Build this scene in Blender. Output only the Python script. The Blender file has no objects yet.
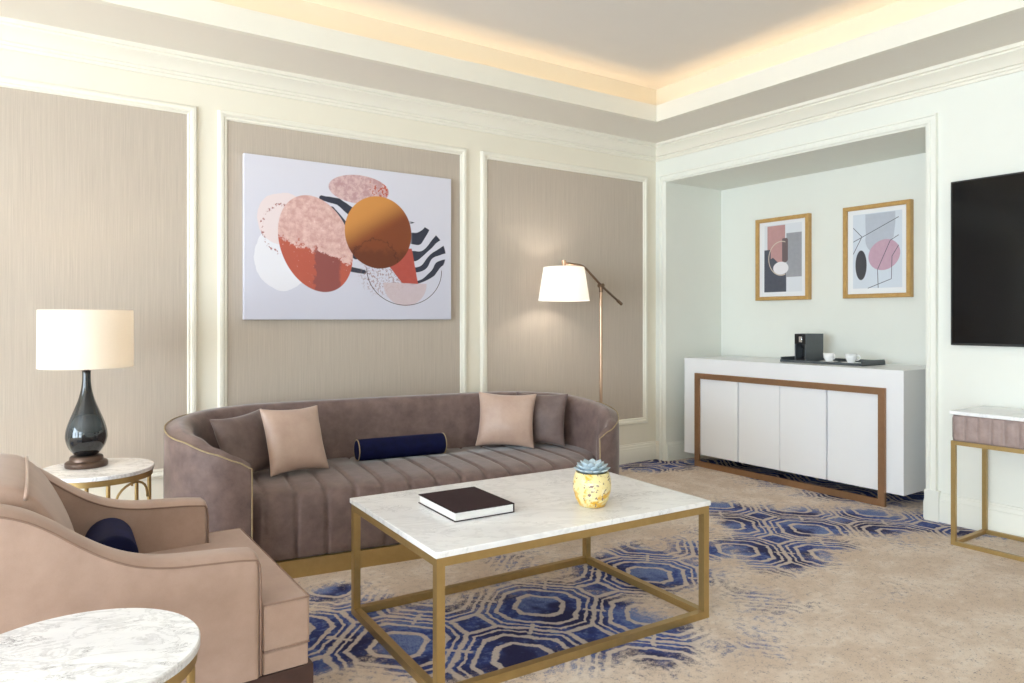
import bpy, bmesh, math, random
from math import sin, cos, pi, radians, sqrt, atan2, hypot
from mathutils import Vector, Matrix
random.seed(7)
scene = bpy.context.scene
COL = scene.collection

# ------------------------------------------------------------------ view
scene.view_settings.view_transform = 'Standard'
scene.view_settings.look = 'None'
scene.view_settings.gamma = 1.0
scene.view_settings.use_curve_mapping = False
scene.view_settings.exposure = 0.0

# ------------------------------------------------------------------ node expression helper
class NT:
    nt = None
NODE = NT()

def setin(sock, v):
    if isinstance(v, X):
        v = v.v
    if isinstance(v, bpy.types.NodeSocket):
        NODE.nt.links.new(v, sock)
    else:
        sock.default_value = v

def M(op, a, b=None, c=None):
    n = NODE.nt.nodes.new('ShaderNodeMath'); n.operation = op
    setin(n.inputs[0], a)
    if b is not None: setin(n.inputs[1], b)
    if c is not None: setin(n.inputs[2], c)
    return X(n.outputs[0])

class X:
    def __init__(s, v): s.v = v
    def __add__(s, o): return M('ADD', s, o)
    __radd__ = __add__
    def __sub__(s, o): return M('SUBTRACT', s, o)
    def __rsub__(s, o): return M('SUBTRACT', o, s)
    def __mul__(s, o): return M('MULTIPLY', s, o)
    __rmul__ = __mul__
    def __truediv__(s, o): return M('DIVIDE', s, o)
    def __neg__(s): return M('MULTIPLY', s, -1.0)

def mx(a, b): return M('MAXIMUM', a, b)
def mn(a, b): return M('MINIMUM', a, b)
def ab(a): return M('ABSOLUTE', a)
def clamp01(a): return mn(mx(a, 0.0), 1.0)

def sstep(x, lo, hi):
    """smooth 0..1 as x goes lo..hi (lo > hi falls instead)"""
    n = NODE.nt.nodes.new('ShaderNodeMapRange'); n.interpolation_type = 'SMOOTHSTEP'
    flip = lo > hi
    a, b = (hi, lo) if flip else (lo, hi)
    setin(n.inputs['Value'], x)
    n.inputs['From Min'].default_value = a; n.inputs['From Max'].default_value = b
    n.inputs['To Min'].default_value = 1.0 if flip else 0.0
    n.inputs['To Max'].default_value = 0.0 if flip else 1.0
    return X(n.outputs['Result'])

def srgb(r, g, b):
    f = lambda c: (c / 255 / 12.92) if c / 255 <= 0.04045 else ((c / 255 + 0.055) / 1.055) ** 2.4
    return (f(r), f(g), f(b), 1.0)

def mixc(f, a, b):
    n = NODE.nt.nodes.new('ShaderNodeMix'); n.data_type = 'RGBA'
    setin(n.inputs[0], f); setin(n.inputs[6], a); setin(n.inputs[7], b)
    return X(n.outputs[2])

def obj_xyz():
    tc = NODE.nt.nodes.new('ShaderNodeTexCoord')
    sp = NODE.nt.nodes.new('ShaderNodeSeparateXYZ')
    NODE.nt.links.new(tc.outputs['Object'], sp.inputs[0])
    return X(sp.outputs[0]), X(sp.outputs[1]), X(sp.outputs[2])

def vec(x, y, z):
    n = NODE.nt.nodes.new('ShaderNodeCombineXYZ')
    setin(n.inputs[0], x); setin(n.inputs[1], y); setin(n.inputs[2], z)
    return X(n.outputs[0])

def noise(v, scale=5.0, detail=3.0, rough=0.55, dist=0.0):
    n = NODE.nt.nodes.new('ShaderNodeTexNoise')
    if v is not None: setin(n.inputs['Vector'], v)
    n.inputs['Scale'].default_value = scale; n.inputs['Detail'].default_value = detail
    n.inputs['Roughness'].default_value = rough; n.inputs['Distortion'].default_value = dist
    return X(n.outputs['Fac'])

def voronoi(v, scale):
    n = NODE.nt.nodes.new('ShaderNodeTexVoronoi')
    setin(n.inputs['Vector'], v); n.inputs['Scale'].default_value = scale
    return X(n.outputs['Distance'])

def bump(h, strength=0.2, dist=0.005):
    n = NODE.nt.nodes.new('ShaderNodeBump')
    n.inputs['Strength'].default_value = strength; n.inputs['Distance'].default_value = dist
    setin(n.inputs['Height'], h)
    return X(n.outputs['Normal'])

def material(name, fn, **kw):
    m = bpy.data.materials.new(name); m.use_nodes = True
    NODE.nt = m.node_tree
    b = m.node_tree.nodes['Principled BSDF']
    r = dict(kw)
    if fn: r.update(fn())
    for k, v in r.items():
        setin(b.inputs[k], v)
    return m

MAT = {}
# --- plain-ish paints
def paint(c, amt=0.03, scale=6.0):
    def f():
        x, y, z = obj_xyz()
        n = noise(vec(x, y, z), scale, 3)
        d = tuple(v * (1 - amt) for v in c[:3]) + (1,)
        g = noise(vec(x, y, z), 260.0, 1)
        return {'Base Color': mixc(n, d, c), 'Normal': bump(g, 0.04, 0.002)}
    return f
MAT['wall_white'] = material('painted_wall_white', paint(srgb(236, 237, 229)), Roughness=0.55)
MAT['wall_cream'] = material('painted_wall_cream', paint(srgb(238, 231, 215)), Roughness=0.55)
MAT['trim_cream'] = material('painted_trim_cream', paint(srgb(240, 235, 222)), Roughness=0.42)
MAT['trim_white'] = material('painted_trim_white', paint(srgb(240, 240, 231)), Roughness=0.42)
MAT['ceiling'] = material('ceiling_paint', paint(srgb(234, 228, 221)), Roughness=0.8)
MAT['cove'] = material('cove_warm_glow_tint', paint(srgb(226, 217, 198)), Roughness=0.7)  # darker cream than the trim; warm cove light put into the colour
MAT['soffit'] = material('soffit_paint', paint(srgb(238, 232, 222)), Roughness=0.8)
MAT['lacquer'] = material('white_lacquer', paint(srgb(242, 242, 244), 0.01), Roughness=0.28)

def wallcloth():
    x, y, z = obj_xyz()
    a = noise(vec(x * 1.0, 0.0, z * 0.01), 420.0, 2, 0.6)
    b = noise(vec(x * 1.0, 0.3, z * 0.01), 120.0, 2, 0.6)
    c = noise(vec(x, 0.0, z * 0.3), 500.0, 1)
    t = clamp01((a * 0.55 + b * 0.3 + c * 0.15 - 0.5) * 3.2 + 0.5)
    return {'Base Color': mixc(t, srgb(179, 166, 153), srgb(200, 187, 173)), 'Normal': bump(t, 0.06, 0.002)}
MAT['wallcloth'] = material('striped_wall_cloth', wallcloth, Roughness=0.75)

# --- carpet
def carpet():
    x, y, z = obj_xyz()
    wob = noise(vec(x, y, 0.0), 13.0, 3, 0.7) - 0.5
    wob2 = noise(vec(x, y, 4.0), 13.0, 3, 0.7) - 0.5
    a = (x + wob * 0.045 - 1.85) * (1 / 0.668)
    b = (y + wob2 * 0.045 - 2.51) * (1 / 0.70)
    u = a + b; v = a - b
    au = ab(u - M('ROUND', u)); av = ab(v - M('ROUND', v))
    m = mx(mx(au, av), (au + av) * 0.625)
    def line(c, w): return sstep(ab(m - c), w, w * 0.5)
    rings = mx(mx(line(0.205, 0.030), line(0.350, 0.027)), mx(line(0.5, 0.030), line(0.432, 0.016)))
    # the small square between the octagons, with its own pale frame
    sq = (1.0 - (au + av)) * 0.7071
    rings = mx(rings, sstep(ab(sq - 0.145), 0.026, 0.014))
    # short ticks crossing the outer rings
    tick = sstep(mn(au, av), 0.024, 0.012) * sstep(m, 0.38, 0.40)
    rings = mx(rings, tick)
    # where the dye is strong
    wx = noise(vec(x, y, 1.7), 1.7, 3) - 0.5
    wy = noise(vec(x, y, 9.1), 1.7, 3) - 0.5
    px = x + wx * 0.55; py = y + wy * 0.55
    blobs = [(2.52, 2.56, 0.36, 1.1), (1.86, 2.40, 0.42, 1.15), (1.40, 2.38, 0.36, 1.1), (2.0, 2.06, 0.28, 0.8),
             (1.02, 2.70, 0.36, .95), (1.16, 3.16, 0.17, .7),
             (3.45, 2.46, 0.30, 1.0), (3.72, 2.30, 0.20, .8), (3.84, 3.0, 0.26, 1.1), (3.68, 2.78, 0.22, 1.05), (3.28, 2.3, 0.22, .95), (3.95, 2.65, 0.28, 1.05), (4.3, 2.42, 0.30, 1.05), (4.62, 2.13, 0.26, 1.05), (4.7, 1.85, 0.2, .8), (3.1, 2.25, 0.2, .6), (2.65, 1.98, .24, .40), (4.15, 2.08, .26, .38), (2.3, 1.75, .22, .42), (3.3, 1.7, .2, .3), (3.3, 2.85, .2, .4),
             (5.0, 2.85, 0.42, 1.1), (5.05, 3.5, 0.42, 1.1), (4.5, 4.4, 0.34, 1.1), (4.95, 4.1, 0.3, 1.1),
             (2.15, 3.10, 0.22, .45), (3.05, 2.62, 0.25, .75), (1.9, 1.25, 0.3, .8), (0.6, 1.0, 0.5, 1.0),
             (-0.9, 2.6, 0.5, 1.0), (-0.7, 0.2, 0.5, 1.0), (2.6, -0.6, 0.5, 1.0), (3.9, 0.3, 0.45, .9), (-1.2, 4.0, 0.4, .9)]
    tot = None
    for bx_, by_, r, s in blobs:
        d = (px - bx_) * (px - bx_) + (py - by_) * (py - by_)
        g = M('EXPONENT', d * (-1.0 / (r * r))) * s
        tot = g if tot is None else mx(tot, g)
    fine = noise(vec(x, y, 0.0), 210.0, 2, 0.7)
    mid = noise(vec(x, y, 3.0), 34.0, 3, 0.65)
    big = noise(vec(x, y, 5.0), 5.5, 3, 0.6)
    streak = noise(vec(x * 0.25, y, 2.0), 30.0, 2, 0.6)
    amt = tot + (mid - 0.5) * 0.8 + (fine - 0.5) * 0.8 + (big - 0.5) * 0.5
    dye = sstep(amt, 0.24, 0.62)
    grain = noise(vec(x, y, 13.0), 170.0, 3, 0.85)
    sand = mixc(sstep(big, 0.35, 0.68), srgb(214, 194, 175), srgb(229, 214, 199))
    sand = mixc(clamp01((mid - 0.42) * 2.6) * 0.5, sand, srgb(202, 180, 160))
    sand = mixc(clamp01((grain - 0.5) * 3.0) * 0.45, sand, srgb(160, 138, 122))
    sand = mixc(clamp01((0.5 - grain) * 3.0) * 0.4, sand, srgb(228, 212, 196))
    pale = mixc(clamp01((grain - .3) * 2.2), srgb(216, 202, 190), srgb(176, 164, 160))
    core = sstep(m, 0.215, 0.195)
    tone = noise(vec(x, y, 7.0), 3.6, 3, 0.6)
    speck2 = sstep(fine * 0.5 + grain * 0.5, 0.40, 0.60)
    navy = mixc(sstep(tone, 0.36, 0.60), srgb(30, 30, 78), srgb(54, 74, 150))
    navy = mixc(speck2 * 0.30, navy, srgb(20, 20, 48))
    mott = mixc(speck2, srgb(38, 54, 130), srgb(134, 154, 200))
    blue = mixc(core * sstep(tone, 0.40, 0.58) * 0.9, navy, mott)
    haze = sstep(tone * 0.5 + mid * 0.5, 0.48, 0.62) * 0.8
    blue = mixc(haze * mixc(speck2, (.5, .5, .5, 1), (1, 1, 1, 1)), blue, srgb(122, 142, 184))
    lines = clamp01(rings * sstep(mid * 0.4 + fine * 0.6, 0.28, 0.46))
    broken = sstep(streak * 0.5 + big * 0.5, 0.50, 0.58)
    ground = mixc(lines * broken * 0.55, sand, srgb(230, 218, 206))
    speck = sstep(noise(vec(x, y, 11.0), 130.0, 3, 0.75) * 0.7 + mid * 0.3, 0.56, 0.62)
    ground = mixc(speck * 0.75, ground, srgb(104, 94, 110))
    drawn = mixc(lines, blue, pale)
    colr = mixc(dye, ground, drawn)
    pile = noise(vec(x, y, z), 420.0, 2, 0.8)
    return {'Base Color': colr, 'Normal': bump(pile * 0.6 + grain * 0.4, 0.5, 0.006)}
MAT['carpet'] = material('patterned_carpet', carpet, Roughness=0.95)

# --- marble
def marble(seed, scale=1.0, k=1.0):
    def f():
        x, y, z = obj_xyz()
        p = vec(x + seed, y * 1.6 + x * 0.7, z + seed)
        w = noise(p, 3.0 * scale, 5, 0.65, 1.2)
        vein = sstep(ab(w - 0.5), 0.05, 0.0)
        w2 = noise(vec(x + seed * 2, y * 2.2, z), 9.0 * scale, 5, 0.7, 1.5)
        vein2 = sstep(ab(w2 - 0.47), 0.035, 0.0)
        pres = sstep(noise(p, 4.5 * scale, 2), 0.47, 0.66)
        cl = noise(p, 1.6 * scale, 4)
        base = mixc(sstep(cl, 0.35, 0.7), srgb(247, 247, 248), srgb(234, 234, 237))
        c = mixc(clamp01((vein * 0.25 + vein2 * pres * 0.75) * k), base, srgb(128, 126, 132))
        return {'Base Color': c}
    return f
MAT['marble'] = material('white_marble', marble(0.0, 1.0, 0.5), Roughness=0.22)
MAT['marble_veined'] = material('veined_white_marble', marble(4.0, 2.2), Roughness=0.25)

# --- metals
def brushed(c1, c2):
    def f():
        x, y, z = obj_xyz()
        n = noise(vec(x, y, z), 30.0, 3)
        return {'Base Color': mixc(n, c1, c2)}
    return f
MAT['brass'] = material('brushed_brass', brushed(srgb(168, 140, 90), srgb(186, 158, 106)), Metallic=0.75, Roughness=0.38)
MAT['bronze'] = material('antique_bronze', brushed(srgb(150, 114, 84), srgb(168, 130, 98)), Metallic=0.6, Roughness=0.4)
MAT['dark_bronze'] = material('dark_bronze', brushed(srgb(84, 66, 58), srgb(112, 92, 80)), Metallic=0.7, Roughness=0.35)
MAT['nickel'] = material('warm_nickel', brushed(srgb(176, 146, 122), srgb(196, 166, 140)), Metallic=0.85, Roughness=0.28)
MAT['arm_bronze'] = material('lamp_arm_bronze', brushed(srgb(120, 98, 80), srgb(140, 116, 96)), Metallic=0.7, Roughness=0.35)
MAT['chrome'] = material('chrome', brushed(srgb(205, 205, 210), srgb(225, 225, 230)), Metallic=1.0, Roughness=0.15)

# --- fabrics
def suede(c1, c2, scale=14.0, b=0.15):
    def f():
        x, y, z = obj_xyz()
        p = vec(x, y, z)
        n = noise(p, scale, 5, 0.65)
        g = noise(p, 350.0, 2)
        t = clamp01((n - 0.5) * 2.2 + 0.5 + (g - 0.5) * 0.5)
        return {'Base Color': mixc(t, c1, c2), 'Normal': bump(n * 0.5 + g * 0.5, b, 0.003)}
    return f
MAT['sofa'] = material('mauve_brown_suede', suede(srgb(94, 75, 71), srgb(126, 104, 99)), Roughness=0.62,
                       **{'Sheen Weight': 0.35, 'Sheen Roughness': 0.4})
MAT['sofa_pillow'] = material('taupe_suede', suede(srgb(96, 79, 75), srgb(122, 103, 98)), Roughness=0.6,
                       **{'Sheen Weight': 0.4, 'Sheen Roughness': 0.35})
MAT['pink_satin'] = material('dusty_pink_satin', suede(srgb(180, 151, 136), srgb(198, 170, 154), 8.0, 0.1), Roughness=0.42,
                       **{'Sheen Weight': 0.3})
MAT['chair'] = material('blush_tan_velvet', suede(srgb(164, 136, 121), srgb(182, 154, 139), 7.0, 0.08), Roughness=0.55,
                       **{'Sheen Weight': 0.3, 'Sheen Roughness': 0.4})
MAT['chair_pipe'] = material('tan_piping', suede(srgb(132, 104, 90), srgb(148, 120, 104)), Roughness=0.6)
MAT['apron_fabric'] = material('mauve_pink_velvet', suede(srgb(144, 124, 120), srgb(170, 149, 143), 20.0), Roughness=0.55, **{'Sheen Weight': 0.3})
MAT['navy'] = material('navy_velvet', suede(srgb(7, 9, 36), srgb(13, 18, 62), 20.0), Roughness=0.7,
                       **{'Specular IOR Level': 0.15, 'Sheen Weight': 0.05, 'Sheen Tint': srgb(90, 110, 200)})
MAT['gold_cord'] = material('pale_gold_cord', suede(srgb(150, 130, 98), srgb(180, 160, 124), 60.0), Roughness=0.5)
MAT['dark_wood'] = material('dark_wood', brushed(srgb(58, 38, 34), srgb(76, 50, 44)), Roughness=0.4)
MAT['dark_cloth'] = material('dark_brown_book_cloth', suede(srgb(42, 26, 30), srgb(52, 34, 38), 120.0), Roughness=0.7, **{'Specular IOR Level': 0.2})
def pages():
    x, y, z = obj_xyz()
    n = noise(vec(x * 0.1, y * 0.1, z), 900.0, 1)
    return {'Base Color': mixc(n, srgb(228, 226, 224), srgb(246, 245, 243))}
MAT['paper'] = material('book_pages', pages, Roughness=0.8)
MAT['black_plastic'] = material('black_plastic', brushed(srgb(16, 16, 19), srgb(24, 24, 27)), Roughness=0.3)
MAT['grey_plastic'] = material('charcoal_plastic', brushed(srgb(74, 80, 84), srgb(86, 92, 96)), Roughness=0.35)
MAT['screen'] = material('screen_glass', brushed(srgb(9, 9, 12), srgb(12, 12, 15)), Roughness=0.10, **{'Specular IOR Level': 0.18})
MAT['porcelain'] = material('white_porcelain', brushed(srgb(240, 240, 240), srgb(248, 248, 248)), Roughness=0.15)
MAT['oak'] = material('gold_oak_frame', None, Roughness=0.4)
NODE.nt = MAT['oak'].node_tree
_x, _y, _z = obj_xyz()
_n = noise(vec(_x * 4.0, _y, _z), 25.0, 4, 0.6)
setin(NODE.nt.nodes['Principled BSDF'].inputs['Base Color'], mixc(_n, srgb(170, 126, 66), srgb(212, 172, 106)))
MAT['board_white'] = material('mount_board', paint(srgb(244, 244, 244), 0.01), Roughness=0.7)
MAT['canvas_edge'] = material('canvas_edge', paint(srgb(226, 226, 236), 0.01), Roughness=0.7)
MAT['pot_soil'] = material('dark_soil', suede(srgb(52, 44, 40), srgb(80, 68, 60), 80.0, 0.5), Roughness=0.9)

def potglaze():
    x, y, z = obj_xyz()
    p = vec(x, y, z)
    a = noise(vec(x + .21, y, z), 13.0, 4, 0.65, 0.6)
    b = noise(vec(x + 3, y, z), 34.0, 3, 0.6)
    c = noise(vec(x + 7, y, z), 70.0, 2, 0.6)
    col = mixc(sstep(a, 0.50, 0.62), srgb(238, 220, 160), srgb(224, 172, 44))
    col = mixc(sstep(b, 0.56, 0.66) * 0.8, col, srgb(244, 232, 196))
    col = mixc(sstep(c * 0.55 + b * 0.45, 0.57, 0.61), col, srgb(140, 112, 104))
    return {'Base Color': col, 'Normal': bump(b, 0.15, 0.002)}
MAT['pot'] = material('yellow_mottled_glaze', potglaze, Roughness=0.3)
def leafm():
    x, y, z = obj_xyz()
    n = noise(vec(x, y, z), 60.0, 2)
    return {'Base Color': mixc(n, srgb(150, 174, 188), srgb(204, 216, 222))}
MAT['leaf'] = material('blue_green_succulent', leafm, Roughness=0.5)

def lampglass():
    x, y, z = obj_xyz()
    t = sstep(z, 0.10, 0.36)
    n = noise(vec(x, y, z), 8.0, 2)
    c = mixc(sstep(z, 0.12, 0.22), srgb(12, 15, 19), srgb(48, 57, 63))
    c = mixc(sstep(z, 0.20, 0.30), c, srgb(7, 8, 11))
    c = mixc(n * 0.10, c, srgb(40, 48, 56))
    return {'Base Color': c}
MAT['lamp_glass'] = material('smoked_glass', lampglass, Roughness=0.06, **{'Coat Weight': 0.5, 'Metallic': 0.0})

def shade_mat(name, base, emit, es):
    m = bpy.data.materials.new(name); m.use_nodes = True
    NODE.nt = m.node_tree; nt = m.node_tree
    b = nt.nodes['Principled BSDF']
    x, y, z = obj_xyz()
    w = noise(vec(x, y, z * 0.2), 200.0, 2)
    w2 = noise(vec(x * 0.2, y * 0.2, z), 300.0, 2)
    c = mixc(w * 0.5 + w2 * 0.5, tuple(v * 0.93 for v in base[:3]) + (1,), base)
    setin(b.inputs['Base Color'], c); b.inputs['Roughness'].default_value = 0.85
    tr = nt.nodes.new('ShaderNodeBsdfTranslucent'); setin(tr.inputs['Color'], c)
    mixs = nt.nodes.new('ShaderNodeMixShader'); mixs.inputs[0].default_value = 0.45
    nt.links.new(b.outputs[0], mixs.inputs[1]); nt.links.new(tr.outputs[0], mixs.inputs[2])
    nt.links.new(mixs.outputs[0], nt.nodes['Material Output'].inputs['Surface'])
    b.inputs['Emission Color'].default_value = emit; b.inputs['Emission Strength'].default_value = es  # faint self-glow added to the cloth so lit shades look brighter
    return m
MAT['shade_table'] = shade_mat('linen_shade', srgb(240, 236, 230), srgb(255, 220, 176), 0.06)
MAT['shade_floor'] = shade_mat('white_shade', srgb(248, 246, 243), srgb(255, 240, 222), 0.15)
def bulbm(): return {'Base Color': srgb(255, 240, 210), 'Emission Color': srgb(255, 214, 160), 'Emission Strength': 6.0}
MAT['bulb'] = material('lit_bulb', bulbm)
MAT['led'] = material('warm_led_strip', lambda: {'Base Color': srgb(255, 230, 190), 'Emission Color': srgb(255, 196, 120), 'Emission Strength': 4.0})

# ------------------------------------------------------------------ mesh helpers
class MB:
    def __init__(s): s.v = []; s.f = []
    def add(s, vs, fs):
        o = len(s.v); s.v += [tuple(p) for p in vs]; s.f += [tuple(i + o for i in f) for f in fs]; return s
    def box(s, x0, x1, y0, y1, z0, z1):
        vs = [(x0, y0, z0), (x1, y0, z0), (x1, y1, z0), (x0, y1, z0), (x0, y0, z1), (x1, y0, z1), (x1, y1, z1), (x0, y1, z1)]
        return s.add(vs, [(3, 2, 1, 0), (4, 5, 6, 7), (0, 1, 5, 4), (1, 2, 6, 5), (2, 3, 7, 6), (3, 0, 4, 7)])
    def rings(s, rings, closed=True, caps=True):
        n = len(rings[0]); vs = [p for r in rings for p in r]; fs = []
        for i in range(len(rings) - 1):
            for j in range(n if closed else n - 1):
                k = (j + 1) % n
                fs.append((i * n + j, i * n + k, (i + 1) * n + k, (i + 1) * n + j))
        if caps and closed:
            fs.append(tuple(reversed(range(n)))); fs.append(tuple((len(rings) - 1) * n + j for j in range(n)))
        return s.add(vs, fs)
    def lathe(s, prof, seg=40, c=(0, 0), caps=True):
        return s.rings([[(c[0] + r * cos(2 * pi * j / seg), c[1] + r * sin(2 * pi * j / seg), z) for j in range(seg)] for r, z in prof], True, caps)
    def tube(s, pts, r, seg=8, closed=False):
        pts = [Vector(p) for p in pts]; n = len(pts); rs = []
        ref = None
        for i, p in enumerate(pts):
            a = pts[i - 1] if (i > 0 or closed) else p
            b = pts[(i + 1) % n] if (i < n - 1 or closed) else p
            t = (b - a).normalized()
            if ref is None:
                ref = Vector((0, 0, 1)) if abs(t.z) < 0.9 else Vector((1, 0, 0))
            u = t.cross(ref)
            if u.length < 1e-5: u = t.orthogonal()
            u.normalize(); w = u.cross(t); ref = w
            rr = r[i] if isinstance(r, (list, tuple)) else r
            rs.append([tuple(p + u * rr * cos(2 * pi * j / seg) + w * rr * sin(2 * pi * j / seg)) for j in range(seg)])
        if closed: rs.append(rs[0])
        return s.rings(rs, True, not closed)
    def prism(s, poly, axis, a, b):
        """poly of 2D points extruded along axis ('x','y','z') from a to b"""
        def P(p, t):
            return {'x': (t, p[0], p[1]), 'y': (p[0], t, p[1]), 'z': (p[0], p[1], t)}[axis]
        n = len(poly)
        vs = [P(p, a) for p in poly] + [P(p, b) for p in poly]
        fs = [tuple(range(n)), tuple(reversed(range(n, 2 * n)))]
        for i in range(n):
            k = (i + 1) % n
            fs.append((i, i + n, k + n, k))
        return s.add(vs, fs)
    def build(s, name, mat, parent=None, smooth=False, bevel=0.0, segs=2, subsurf=0, loc=None, rot=None):
        me = bpy.data.meshes.new(name)
        me.from_pydata(s.v, [], s.f); me.validate()
        bm = bmesh.new(); bm.from_mesh(me)
        bmesh.ops.remove_doubles(bm, verts=bm.verts, dist=1e-6)
        bmesh.ops.recalc_face_normals(bm, faces=bm.faces)
        bm.to_mesh(me); bm.free()
        o = bpy.data.objects.new(name, me); COL.objects.link(o)
        me.materials.append(MAT[mat] if isinstance(mat, str) else mat)
        if smooth:
            for p in me.polygons: p.use_smooth = True
        if bevel:
            b = o.modifiers.new('bevel', 'BEVEL'); b.width = bevel; b.segments = segs; b.limit_method = 'ANGLE'; b.angle_limit = radians(35)
            b.harden_normals = False
            for p in me.polygons: p.use_smooth = True
            try: me.set_sharp_from_angle(angle=radians(35))
            except Exception: pass
        if subsurf:
            b = o.modifiers.new('subd', 'SUBSURF'); b.levels = subsurf; b.render_levels = subsurf
            for p in me.polygons: p.use_smooth = True
        if parent: o.parent = parent
        if loc: o.location = loc
        if rot: o.rotation_euler = rot
        return o

def smooth_angle(o, deg=40):
    for p in o.data.polygons: p.use_smooth = True
    try: o.data.set_sharp_from_angle(angle=radians(deg))
    except Exception: pass
    return o

def tag(o, label, cat, group=None):
    o['label'] = label; o['category'] = cat
    if group: o['group'] = group
    return o
def thing(name, label, cat, loc=(0, 0, 0), rz=0.0, group=None):
    o = bpy.data.objects.new(name, None); COL.objects.link(o)
    o.empty_display_size = 0.1
    o.location = loc; o.rotation_euler = (0, 0, rz)
    return tag(o, label, cat, group)
def struct(o, label=None):
    o['kind'] = 'structure'
    if label: o['label'] = label
    return o
def catmull(pts, n=8):
    out = []
    P = [Vector(p) for p in pts]
    for i in range(len(P) - 1):
        p0 = P[max(i - 1, 0)]; p1 = P[i]; p2 = P[i + 1]; p3 = P[min(i + 2, len(P) - 1)]
        for k in range(n):
            t = k / n
            out.append(0.5 * ((2 * p1) + (p2 - p0) * t + (2 * p0 - 5 * p1 + 4 * p2 - p3) * t * t + (3 * p1 - p0 - 3 * p2 + p3) * t ** 3))
    out.append(P[-1]); return out
def lerp_table(tab, x):
    if x <= tab[0][0]: return tab[0][1]
    for (a, va), (b, vb) in zip(tab, tab[1:]):
        if x <= b:
            t = (x - a) / (b - a); t = t * t * (3 - 2 * t) * 0.5 + t * 0.5
            return va + (vb - va) * t
    return tab[-1][1]

# ------------------------------------------------------------------ room constants
YB = 4.564      # wall with the painting
XR = 4.665      # wall with the niche and the television
XL, YF = -4.8, -2.6
ZS = 2.79       # lowered ceiling round the room
NY0, NY1, NZ, NX = 2.237, 4.433, 2.455, 5.392   # niche
SX0, SX1, SY0, SY1 = -4.2, 4.065, -2.05, 3.97  # tray ceiling opening
ZLIP, ZTRAY, SET = 2.915, 3.10, 0.14

# floor (thick slab, top at z = 0) reaching into the niche
struct(MB().box(XL - .1, NX + .1, YF - .1, YB + .1, -0.1, 0).build('floor', 'carpet'), 'beige carpet with blue octagon pattern')

# walls
struct(MB().box(XL - .1, XR + .1, YB, YB + .12, 0, 3.3).build('wall_back', 'wall_cream'), 'cream panelled wall behind the sofa')
w = MB()
w.box(XR, XR + .1, YF, NY0, 0, 3.3)
w.box(XR, XR + .1, NY1, YB, 0, 3.3)
w.box(XR, XR + .1, NY0, NY1, NZ, 3.3)
struct(w.build('wall_right', 'wall_white'), 'white wall with the niche and television')
w = MB()
w.box(NX, NX + .1, NY0 - .1, NY1 + .1, 0, NZ + .1)
w.box(XR + .1, NX, NY0 - .1, NY0, 0, NZ + .1)
w.box(XR + .1, NX, NY1, NY1 + .1, 0, NZ + .1)
w.box(XR + .1, NX, NY0, NY1, NZ, NZ + .1)
struct(w.build('wall_niche', 'wall_white'), 'white niche recess behind the cabinet')
# left wall: three tall window openings
WINS = [(-2.3, -0.6), (-0.4, 1.3), (1.5, 3.2)]
WZ0, WZ1 = 0.12, 2.55
w = MB(); yy = YF
for a, b in WINS:
    w.box(XL - .12, XL, yy, a, 0, 3.3); yy = b
    w.box(XL - .12, XL, a, b, 0, WZ0); w.box(XL - .12, XL, a, b, WZ1, 3.3)
w.box(XL - .12, XL, yy, YB, 0, 3.3)
struct(w.build('wall_left', 'wall_white'), 'window wall')
struct(MB().box(XL - .1, XR + .1, YF - .12, YF, 0, 3.3).build('wall_front', 'wall_white'), 'wall behind the viewer')
for i, (a, b) in enumerate(WINS):
    f = MB(); t = .05
    f.box(XL - .09, XL - .03, a, a + t, WZ0, WZ1); f.box(XL - .09, XL - .03, b - t, b, WZ0, WZ1)
    f.box(XL - .09, XL - .03, a + t, b - t, WZ0, WZ0 + t); f.box(XL - .09, XL - .03, a + t, b - t, WZ1 - t, WZ1)
    m_ = (a + b) / 2; f.box(XL - .09, XL - .03, m_ - .02, m_ + .02, WZ0 + t, WZ1 - t)
    struct(f.build('window_%d' % (i + 1), 'trim_white', bevel=.004), 'white window frame')

# ceiling: lowered ring, fascia, ledge, cove wall, tray
T = .04
c = MB()
c.box(XL, SX0 - .002, YF, YB, ZS, ZS + .06); c.box(SX1 + .002, XR, YF, YB, ZS, ZS + .06)
c.box(SX0 - .002, SX1 + .002, YF, SY0 - .002, ZS, ZS + .06); c.box(SX0 - .002, SX1 + .002, SY1 + .002, YB, ZS, ZS + .06)
struct(c.build('ceiling_soffit', 'soffit'), 'lowered white ceiling border')
def ring_frame(x0, x1, y0, y1, sec):
    """closed mitred ring round a rectangle; sec = (outward offset, z) section"""
    st = []
    for cx, cy, sx, sy in ((x0, y0, -1, -1), (x1, y0, 1, -1), (x1, y1, 1, 1), (x0, y1, -1, 1), (x0, y0, -1, -1)):
        st.append([(cx + sx * d, cy + sy * d, z) for d, z in sec])
    return MB().rings(st, True, False)
struct(ring_frame(SX0, SX1, SY0, SY1, [(0, ZS - .002), (T, ZS - .002), (T, ZLIP), (0, ZLIP)]).build('trim_1', 'trim_cream'), 'white fascia round the tray ceiling')
c = MB(); S = SET
c = ring_frame(SX0 - S, SX1 + S, SY0 - S, SY1 + S, [(0, ZS + .06), (.05, ZS + .06), (.05, ZTRAY), (0, ZTRAY)])
struct(c.build('ceiling_cove', 'cove'), 'cove wall lit by hidden warm light')
struct(MB().box(SX0 - S - .05, SX1 + S + .05, SY0 - S - .05, SY1 + S + .05, ZTRAY, ZTRAY + .08).build('ceiling', 'ceiling'), 'raised tray ceiling')
struct(MB().box(XL - .12, XR + .12, YF - .12, YB + .12, 3.3, 3.36).build('ceiling_slab', 'ceiling'), 'slab above the ceiling')

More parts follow.
